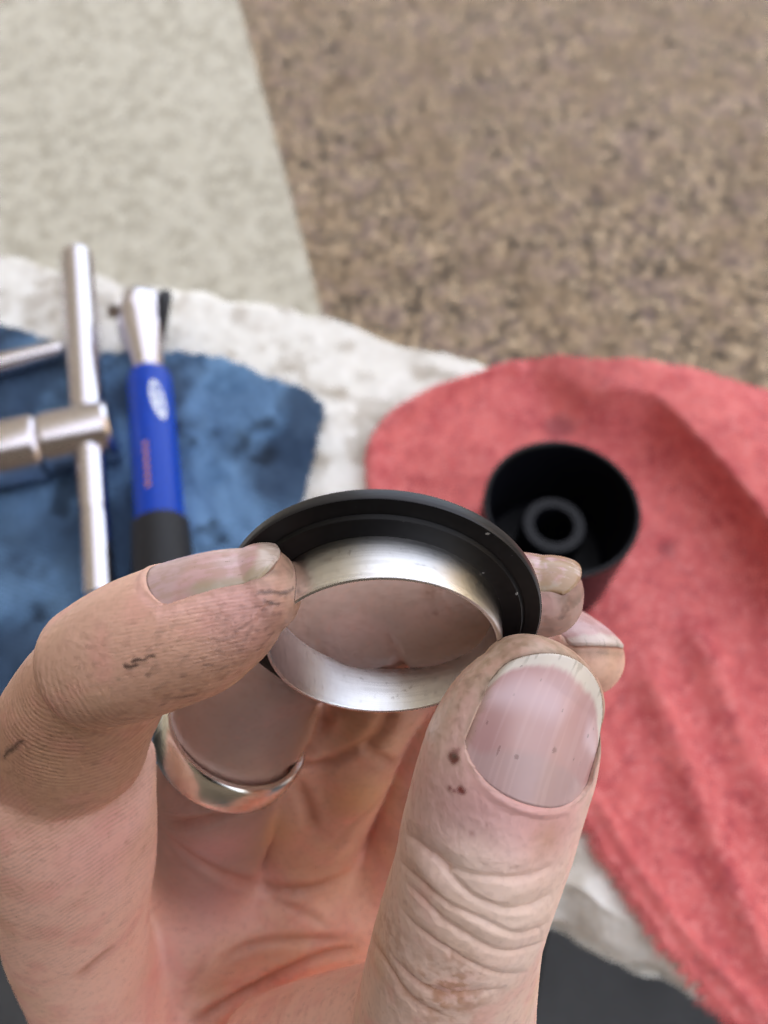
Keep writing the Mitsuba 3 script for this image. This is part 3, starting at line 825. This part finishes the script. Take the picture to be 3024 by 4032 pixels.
# nails: a plate in the finger's own frame and the fold of skin round it
class Nail:
    def __init__(self, limb, s0, s1, w0, w1, rp, rf, R, lift, tc=0.0, droop=0.0, wrap=9.0):
        self.wrap, self.rim = wrap, 0.03 if R > 9 else -0.12
        self.l, self.s0, self.s1, self.w0, self.w1, self.rp, self.rf, self.R, self.lift, self.tc, self.droop = limb, s0, s1, w0, w1, rp, rf, R, lift, tc, droop

    def width(self, s):
        return self.w0 + (self.w1 - self.w0) * np.clip((s - self.s0) / (self.s1 - self.s0), 0, 1)

    def edges(self, a):
        a = np.clip(np.abs(a), 0, 1)
        return self.s0 + self.rp * (1 - np.sqrt(1 - 0.92 * a ** 2.4)), self.s1 - self.rf * (1 - np.sqrt(1 - 0.96 * a ** 2.0))

    def height(self, s, t):
        l = self.l
        over = np.clip((s - l.s[-1]) / (l.cap[1] + self.wrap), 0, 0.98)
        h = np.interp(s, l.s, l.hd) * np.sqrt(1 - over ** 2)
        x = np.clip((s - self.s0) / (self.s1 - self.s0), 0, 1)
        return h + self.lift - self.droop * x ** 2 - (self.R - np.sqrt(np.maximum(self.R ** 2 - (t - self.tc) ** 2, 0.01)))

    def skin(self):
        """press the skin under the plate and raise the fold"""
        global hv
        c = self.l.at(np.array([(self.s0 + self.s1) / 2]), np.zeros(1), np.zeros(1))[0]
        m = np.nonzero(np.linalg.norm(hv - c, axis=1) < 22)[0]
        s, t, n, over, lp = self.l.local(hv[m])
        ok = (n > 0) & (np.abs(self.l.dist(hv[m])) < 1.5)
        m, s, t, n = m[ok], (s + over)[ok], t[ok], n[ok]
        N = self.l.at(s, 0 * s, 0 * s + 1) - self.l.at(s, 0 * s, 0 * s)
        a = (t - self.tc) / self.width(s)
        p0, f0 = self.edges(a)
        q = np.maximum(np.maximum(np.abs(t - self.tc) - self.width(s), p0 - s), s - f0)
        free = smooth01((s - (f0 - 2.5)) / 2.5)
        hgt = self.height(s, t)
        inside = smooth01((0.15 - q) / 0.5)
        target = np.minimum(n, hgt - 0.45 - 0.6 * free * inside)
        fold = np.exp(-((q - 0.55) / 0.5) ** 2) * (1 - free)
        up = np.maximum(hgt + 0.30 - n, -0.1)
        new = n * (1 - inside) + target * inside + np.clip(up + self.rim, -0.1, 0.9) * fold * (1 - inside)
        hv[m] += N * (new - n)[:, None]
        ND[id(self)] = (m, q, s, free)

    def mesh(self, na=41, nb=61, th=0.45):
        a, b = np.meshgrid(np.linspace(-1, 1, na), np.linspace(0, 1, nb))
        a, b = a.ravel(), b.ravel()
        p0, f0 = self.edges(a)
        s = p0 + (f0 - p0) * b
        t = self.tc + a * self.width(s)
        h = self.height(s, t) + 0.012 * np.interp((a + 1) * 6, np.arange(14), np.random.default_rng(4).normal(0, 1, 14))
        top = self.l.at(s, t, h)
        bot = self.l.at(s, t * 1.0, h - th)
        i = np.arange(na * nb).reshape(nb, na)
        qd = np.stack([i[:-1, :-1], i[:-1, 1:], i[1:, 1:], i[1:, :-1]], -1).reshape(-1, 4)
        k = na * nb
        rim = np.r_[i[0], i[1:, -1], i[-1, -2::-1], i[-2:0:-1, 0]]
        r2 = np.roll(rim, -1)
        side = np.stack([rim, rim + k, r2 + k, r2], -1)
        v = np.vstack([top, bot]) * MM
        F = np.vstack([qd, qd[:, ::-1] + k, side])
        m = trimesh.Trimesh(v, np.vstack([F[:, [0, 1, 2]], F[:, [0, 2, 3]]]), process=False)
        if np.dot(np.cross(v[qd[0, 1]] - v[qd[0, 0]], v[qd[0, 2]] - v[qd[0, 0]]), top[0] - bot[0]) < 0:
            m.faces = m.faces[:, ::-1]
        return m, np.tile(np.c_[(a + 1) / 2, b], (2, 1))


def s_of(limb, p):
    s, t, n, over, lp = limb.local(np.array([p], float))
    return float(s[0] + over[0]), float(t[0]), float(n[0])


hv = hv + hn * disp[:, None]
for nm, lb, pts in (('thumb', thumb, [(18.58, 20.9, 205.98), (20.64, 37.57, 211.82), (9.05, 25.77, 209.1), (26.63, 31.24, 205.72)]), ('pinky', pinky_tip, [(-27.31, 43.3, 219.47), (-10.78, 43.6, 218.13), (-19.52, 40.98, 220.98)]), ('ring', ring_finger, [(21.25, 50.06, 206.43), (27.53, 50.79, 203.62)]), ('mid', middle_finger, [(29.51, 47.58, 190.91), (36.05, 48.11, 189.03)])):
    if 'DEBUG' in globals():
        print(nm, lb.s[-1], [np.round(s_of(lb, p), 1) for p in pts])
NAILS = [Nail(thumb, thumb.s[-1] - 11.6, thumb.s[-1] + 4.5, 8.9, 7.8, 5.0, 9.0, 12.0, 0.15, -0.2, 0.5, 5.0),
         Nail(pinky_tip, pinky_tip.s[-1] - 10.8, pinky_tip.s[-1] + 4.3, 5.8, 4.2, 3.0, 3.4, 6.9, 0.15, 0.0, 0.0, 0.9),
         Nail(ring_finger, ring_finger.s[-1] - 8.5, ring_finger.s[-1] + 5.3, 5.4, 4.4, 3.0, 3.0, 6.4, 0.15, 0.0, 0.0, 1.4),
         Nail(middle_finger, middle_finger.s[-1] - 8.0, middle_finger.s[-1] + 5.0, 5.0, 4.6, 3.0, 3.0, 6.4, 0.15, 0.0, 0.0, 1.6)]
for nl in NAILS:
    nl.skin()

# skin tones
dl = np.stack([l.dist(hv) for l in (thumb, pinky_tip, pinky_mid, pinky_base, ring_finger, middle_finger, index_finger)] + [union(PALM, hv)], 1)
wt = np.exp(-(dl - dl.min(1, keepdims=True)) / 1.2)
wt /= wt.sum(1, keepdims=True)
tone = np.array([lin(222, 190, 174), lin(212, 168, 146), lin(200, 154, 130), lin(238, 192, 176), lin(154, 124, 114), lin(204, 156, 138), lin(196, 146, 132), lin(242, 198, 180)])  # ring finger tone darkened to carry the shade inside the held ring
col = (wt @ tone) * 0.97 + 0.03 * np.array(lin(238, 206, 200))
fine, mid_, big = nfbm(hv / 0.9, 3, 41), nfbm(hv / 4.0, 3, 42), nfbm(hv / 11.0, 3, 43)


def blend(c, w, at=slice(None)):
    w = np.clip(w, 0, 1)[:, None]
    col[at] = col[at] * (1 - w) + np.array(c) * w


htree = cKDTree(hv)


def spot(p, r, c, k, rough=0.0):
    if p[2] < -900:
        return
    m = np.array(htree.query_ball_point(p, r * 3), int)
    if len(m):
        d = np.linalg.norm(hv[m] - np.array(p), axis=1) / r
        blend(c, k * np.exp(-d ** 2) * (1 if not rough else smooth01((fine[m] - 0.5 + rough) / 0.3)), m)


calm = 1 - 0.8 * wt[:, 4]
blend(lin(224, 158, 148), 0.45 * calm * smooth01((mid_ - 0.45) / 0.3))
blend(lin(222, 184, 154), 0.5 * calm * smooth01((big - 0.5) / 0.25))
blend(lin(180, 130, 116), 0.35 * smooth01((0.42 - fine) / 0.25))
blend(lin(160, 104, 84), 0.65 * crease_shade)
for p, r, k in (((-19.45, 31.24, 148.64), 5.0, 0.6), ((-4.86, 34.32, 157.56), 5.5, 0.55), ((-5.38, 41.79, 171.06), 4.5, 0.4), ((-6.23, 24.2, 134.84), 6.0, 0.3)):
    spot(p, r, lin(206, 154, 104), k)
for p, r, k in (((-29.93, 18.87, 139.23), 9.0, 0.5), ((-39.38, 20.46, 180.28), 8.0, 0.45), ((-41.34, 7.25, 137.17), 8.0, 0.4), ((-28.78, 26.26, 155.41), 6.0, 0.5)):
    spot(p, r, lin(214, 146, 144), k)
# thumb: pink behind the nail, pale stretched skin between the folds, tan patches, two small cuts
spot((16.87, 19.01, 205.43), 6.0, lin(214, 152, 154), 0.85)
spot((11.01, 20.63, 207.18), 4.5, lin(212, 154, 156), 0.75)
spot((6.96, 23.68, 207.21), 4.0, lin(206, 156, 152), 0.5)
spot((21.34, 20.39, 203.7), 3.5, lin(216, 160, 158), 0.6)
spot((18.61, 18.08, 203.88), 2.2, lin(170, 118, 88), 0.6)
spot((8.94, 19.15, 205.95), 5.0, lin(176, 138, 138), 0.6)  # mauve skin, darkened here and beside it for the thumb's shaded side
spot((5.38, 20.67, 204.74), 5.0, lin(182, 142, 132), 0.5)
spot((9.44, 15.21, 203.53), 4.0, lin(228, 204, 188), 0.6)
spot((14.25, 11.61, 200.33), 7.0, lin(230, 206, 192), 0.65)
spot((15.77, 7.46, 194.35), 8.0, lin(230, 206, 194), 0.65)
spot((8.43, 4.08, 192.16), 4.5, lin(172, 120, 88), 0.6, 0.1)
spot((0.31, 9.67, 190.93), 3.5, lin(170, 116, 92), 0.5, 0.1)
spot((6.05, 2.98, 190.32), 5.0, lin(176, 124, 94), 0.5, 0.1)
for p, r, k in (((7.88, 26.21, 208.67), 0.55, 1.5), ((8.2, 26.51, 208.95), 0.45, 1.4), ((8.29, 25.91, 208.79), 0.42, 1.4), ((7.97, 25.67, 208.55), 0.35, 1.0), ((8.57, 26.84, 209.24), 0.3, 1.0)):
    spot(p, r, lin(96, 16, 22), k)
spot((8.09, 26.23, 208.8), 0.35, lin(40, 8, 10), 1.2)
for p, r, k in (((8.68, 22.73, 207.69), 0.4, 1.2), ((8.98, 22.48, 207.68), 0.3, 1.0), ((7.56, 22.99, 207.29), 0.25, 0.9), ((8.01, 22.66, 207.37), 0.2, 0.8)):
    spot(p, r, lin(104, 28, 30), k)
spot((9.96, 18.45, 205.77), 0.3, lin(150, 90, 90), 0.5)
# grime on the fingertips
ts = thumb.local(hv)
g1 = wt[:, 0] * smooth01((ts[0] + ts[3] - thumb.s[-1] + 17) / 18)
blend(lin(150, 122, 98), 0.75 * g1 * (0.5 + fine))
ps = pinky_tip.local(hv)
g2 = (wt[:, 1] + 0.8 * wt[:, 2]) * smooth01((0.25 - ps[2] / 9) / 0.8)
blend(lin(150, 110, 86), 0.68 * g2 * (0.45 + fine))
g3 = wt[:, 1] * smooth01((ps[0] + ps[3] - pinky_tip.s[-1] + 9) / 10)
blend(lin(146, 118, 100), 0.6 * g3 * (0.4 + fine))
spot((-16.15, 38.75, 219.65), 5.0, lin(206, 152, 150), 0.6)
spot((-26.16, 40.18, 220.26), 6.0, lin(222, 172, 152), 0.6)
rs = ring_finger.local(hv)
blend(lin(180, 132, 104), 0.7 * wt[:, 3] * smooth01((rs[0] + rs[3] - ring_finger.s[-1] + 26) / 24) * (0.5 + fine))
spot((7.81, 48.12, 200.7), 1.6, lin(110, 70, 56), 0.55, 0.05)
spot((6.62, 51.61, 201), 1.4, lin(120, 78, 62), 0.5, 0.0)
# short black grease strokes
for pts, w, k in (([(-29.02, 33.85, 216.78), (-28.28, 33.83, 216.82), (-27.79, 33.93, 216.98)], 0.3, 0.95), ([(-28.19, 34.21, 217.23), (-27.86, 34.32, 217.37), (-27.32, 34.34, 217.45), (-26.69, 34.4, 217.55), (-26.46, 34.55, 217.72), (-25.77, 34.66, 217.87)], 0.22, 0.95),
                  ([(-49.67, 29.7, 196.81), (-48.71, 30.11, 197.84), (-48.05, 30.2, 198.33)], 0.4, 0.8), ([(-47.56, 30.42, 198.81), (-47.06, 30.67, 199.33), (-46.37, 30.82, 199.83)], 0.4, 0.8), ([(-13.53, 40.45, 220.09), (-12.89, 40.36, 219.68), (-12.17, 40.48, 219.12)], 0.26, 0.8),
                  ([(-14.15, 41.12, 220.6), (-12.66, 41.49, 220.13), (-11.62, 41.84, 219.25), (-10.67, 43.23, 217.91)], 0.25, 0.8), ([(-20.44, 34.27, 216.04), (-19.48, 34.51, 215.74)], 0.25, 0.5), ([(-24.73, 31.93, 211.78), (-22.18, 32.59, 211.52)], 0.3, 0.35)):
    pts = [p for p in pts if p[2] > -900]
    if len(pts) > 1:
        cu = curve(pts)
        m = np.nonzero(((hv > cu.min(0) - 3) & (hv < cu.max(0) + 3)).all(1))[0]
        d = cKDTree(cu).query(hv[m])[0]
        blend(lin(40, 32, 32), k * 0.9 * np.exp(-np.minimum(d / (w * (0.35 + 1.2 * nnoise(hv[m] / 0.5, 9))), 9) ** 2), m)
srng = np.random.default_rng(23)
for c_, r_, n_, k_ in (((-14.18, 39.08, 218.99), 5.0, 26, 0.4), ((-21.41, 34.06, 216.27), 6.0, 22, 0.32), ((-29.86, 32.41, 214.88), 6.0, 14, 0.28), ((-40.34, 28.83, 198.57), 6.0, 12, 0.22), ((9.81, 31.79, 210.65), 4.0, 14, 0.3), ((24.03, 46.29, 204.4), 3.0, 12, 0.4), ((4.23, 36.51, 154.9), 5.0, 8, 0.2)):
    cand = np.nonzero(np.linalg.norm(hv - np.array(c_), axis=1) < r_)[0]
    for i_ in srng.choice(cand, n_):
        a_ = hv[i_]
        lb = pinky_tip if c_[0] < (-7.41, 39.17, 209.83)[0] else thumb
        t_ = lb.T[lb.tree.query(a_)[1]] + srng.normal(0, 0.35, 3)
        d = cKDTree(np.linspace(a_, a_ + t_ / np.linalg.norm(t_) * srng.uniform(0.6, 2.2), 12)).query(hv[cand])[0]
        blend(lin(60, 46, 40), k_ * srng.uniform(0.4, 1.0) * np.exp(-np.minimum(d / (0.16 + 0.2 * nnoise(hv[cand] / 0.5, 3)), 9) ** 2), cand)
for nl in NAILS:
    m, q, s, free = ND[id(nl)]
    w = np.zeros(len(hv))
    w[m] = np.exp(-((q - 0.1) / 0.4) ** 2) * (0.15 + 0.6 * free)
    blend(lin(92, 74, 58), 0.7 * w * (0.4 + fine))
    w[m] = np.exp(-((q - 0.9) / 0.6) ** 2) * (1 - free)
    blend(lin(226, 176, 172), 0.35 * w)

RIDGE_A = np.array((-40.12, 38.45, 205.73)) * MM
RIDGE_B = np.array((-38.14, 29.52, 202.11)) * MM
RIDGE_C = np.array((-43.7, 17.89, 177.38)) * MM
RIDGE_D = np.array((-18.11, 35.46, 218.19)) * MM
ACROSS = (0.5026, -0.7167, -0.4834)
DOWN = (0.1560, -0.8189, -0.5524)


def far(p, c):
    return dr.sqrt((p.x - c[0]) ** 2 + (p.y - c[1]) ** 2 + (p.z - c[2]) ** 2)


def along(p, d):
    return p.x * d[0] + p.y * d[1] + p.z * d[2]


def ridges(p):
    """the arched ridges of the small finger and the straight ones of the palm's edge: 1 on a ridge, 0 in a groove"""
    w = grain(p, 160, 2)
    r1 = 0.5 + 0.5 * dr.sin(far(p, RIDGE_A) * (2 * math.pi / 0.00060) + w * 12)
    m1 = 1 - smoothstep(0.008, 0.016, far(p, RIDGE_B))
    r2 = 0.5 + 0.5 * dr.sin(along(p, ACROSS) * (2 * math.pi / 0.00058) + w * 14)
    m2 = (1 - smoothstep(0.014, 0.030, far(p, RIDGE_C))) * (1 - m1) * 0.8
    r3 = 0.5 + 0.5 * dr.sin(along(p, DOWN) * (2 * math.pi / 0.00046) + w * 12)
    m3 = (1 - smoothstep(0.010, 0.017, far(p, RIDGE_D))) * (1 - m1) * 0.5
    return r1 * m1 + r2 * m2 + r3 * m3, m1 + m2 + m3


def skin_relief(p, n, uv):
    r, m = ridges(p)
    cell = grain(p, 2200, 2)
    line = dr.abs(noise(p.x * 1100, p.y * 1100, p.z * 1100) - 0.5) * 2
    return r * 0.8 * smoothstep(0.1, 0.55, grain(p, 300, 2)) + cell * 0.8 + line * 0.7


def grime(p, n, uv):  # dirt in the grooves, doubling as painted ridge shading under soft light
    r, m = ridges(p)
    fine = smoothstep(0.45, 0.75, grain(p, 1500, 3))
    return 0.23 * (m - r) * smoothstep(0.2, 0.65, grain(p, 420, 3)) + 0.09 * fine


scene['bare_skin'] = two(principled({'type': 'mesh_attribute', 'name': 'vertex_color'}, 0.40, 0.5))
scene['grimy_shaded_skin'] = two(principled(rgb(lin(128, 86, 70)), 0.5, 0.3))
scene['skin'] = {'type': 'bumpmap', 'arbitrary': mikit.proc(skin_relief, 8e-5), 'scale': 0.00009,
                 'bsdf': {'type': 'blendbsdf', 'weight': mikit.proc(grime), 'a': {'type': 'ref', 'id': 'bare_skin'}, 'b': {'type': 'ref', 'id': 'grimy_shaded_skin'}}}


def nail_colour(dirt, tip, seed):
    def fn(p, n, uv):
        a, b = uv.x * 2 - 1, uv.y
        rid = noise(a * 26 + seed, b * 1.5, 0.0)
        c = mix(lin(196, 160, 157), lin(172, 128, 128), noise(a * 2.5 + seed, b * 3.0, 1.0))
        moon = (1 - smoothstep(0.30, 0.40, b + 0.28 * a * a + 0.05 * noise(a * 5, b * 5, seed)))
        c = mix(c, lin(184, 156, 154), moon * 0.75)
        c = mix(c, lin(208, 184, 190), smoothstep(0.45, 0.62, b) * (1 - smoothstep(0.62, 0.86, b)) * smoothstep(0.25, 0.6, noise(a * 3.0 + 2.0, b * 2.0, seed)) * 0.6)  # soft sky sheen painted across the middle of the plate
        c = mix(c, lin(218, 192, 190), smoothstep(0.55, 0.8, rid) * 0.12)
        e = smoothstep(0.83, 0.91, b + 0.05 * (noise(a * 5, 0.5, seed) - 0.5) + 0.02 * (noise(a * 24, b * 6, seed) - 0.5))
        c = mix(c, lin(208, 203, 190), e * tip)
        g = smoothstep(0.62, 0.85, noise(a * 24 + seed, b * 7, 3.0)) * smoothstep(0.84, 0.97, b)
        c = mix(c, lin(140, 128, 108), g * 0.4)
        c = mix(c, lin(150, 124, 104), smoothstep(0.92, 1.0, 0.04 * noise(b * 30, a, seed) - a) * 0.5)
        sp = smoothstep(0.93, 0.97, noise(a * 13 + seed, b * 8, 7.0))
        c = mix(c, lin(120, 90, 88), sp * 0.5)
        if dirt:
            c = mix(c, lin(160, 150, 128), smoothstep(0.70, 0.88, a + 0.18 * (noise(b * 14, a * 2, seed) - 0.5)) * smoothstep(0.15, 0.4, b) * 0.8)
        g2 = smoothstep(0.35, 0.65, grain(p, 900, 3) * 0.7 + 0.3 * noise(a * 20, b * 2, seed) + 0.2 * (b - 0.5))
        return mix(c, lin(158, 126, 98), g2 * dirt)
    return fn


hk = 'hand'
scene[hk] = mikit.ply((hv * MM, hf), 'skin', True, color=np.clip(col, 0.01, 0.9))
tag(hk, 'right hand with grimy fingertips, palm up, pinching the black flanged ring', 'hand')
for k, (nl, (dirt, tip)) in enumerate(zip(NAILS, ((0.0, 0.8), (0.35, 0.6), (0.9, 0.5), (0.0, 0.5)))):
    mk = f'nail_material_{k}'
    scene[mk] = two(principled(mikit.proc(nail_colour(dirt, tip, 3.7 * k)), 0.26, 0.6))
    me, uv = nl.mesh()
    o = obj('nail', me, mk, hk, smooth=True, uv=uv)
tag('hand__nail_001', 'pink nail of the little finger with grime along its edge')
tag('hand__nail_002', 'brown dirt-stained nail at the right of the held ring')
tag('hand__nail', 'broad pink thumbnail with a pale grimy free edge')

# ------------------------------------------------------------------ the finger ring
bs = s_of(ring_finger, (-24.97, 32.69, 174.04))[0] if False else float(np.interp(0, [0, 1], [0, 1]))
i0 = int(np.argmin(np.linalg.norm(ring_finger.c - np.array((-26.3, 41.43, 168.53)), axis=1)))
bx, by, bz = ring_finger.B[i0], ring_finger.N[i0], ring_finger.T[i0]
tl = math.radians(8)
bx, bz = bx * math.cos(tl) + bz * math.sin(tl), bz * math.cos(tl) - bx * math.sin(tl)
rw, rh = ring_finger.w[i0] + 0.5, max(ring_finger.hd[i0], ring_finger.hp[i0]) + 0.75
pr = np.array([(-0.1, -3.3), (0.7, -3.5), (1.15, -3.0), (1.3, -1.6), (1.35, 0), (1.3, 1.6), (1.15, 3.0), (0.7, 3.5), (-0.1, 3.3), (-0.25, 0)])
A = np.arange(128) / 128 * 2 * np.pi
vv = np.array([ring_finger.c[i0] + (rw + r) * np.cos(A)[:, None] * bx + (rh + r) * np.sin(A)[:, None] * by + z * bz for r, z in pr])
i = np.arange(len(pr) * 128).reshape(len(pr), 128)
j = np.roll(i, -1, 1)
ff = np.concatenate([np.stack([i[k], j[k], j[(k + 1) % len(pr)], i[(k + 1) % len(pr)]], -1) for k in range(len(pr))])
band = trimesh.Trimesh(vv.reshape(-1, 3) * MM, np.vstack([ff[:, [0, 1, 2]], ff[:, [0, 2, 3]]]), process=False)
tag(obj('finger_ring', band, 'silver', smooth=50), 'plain polished silver band worn on the ring finger', 'ring')
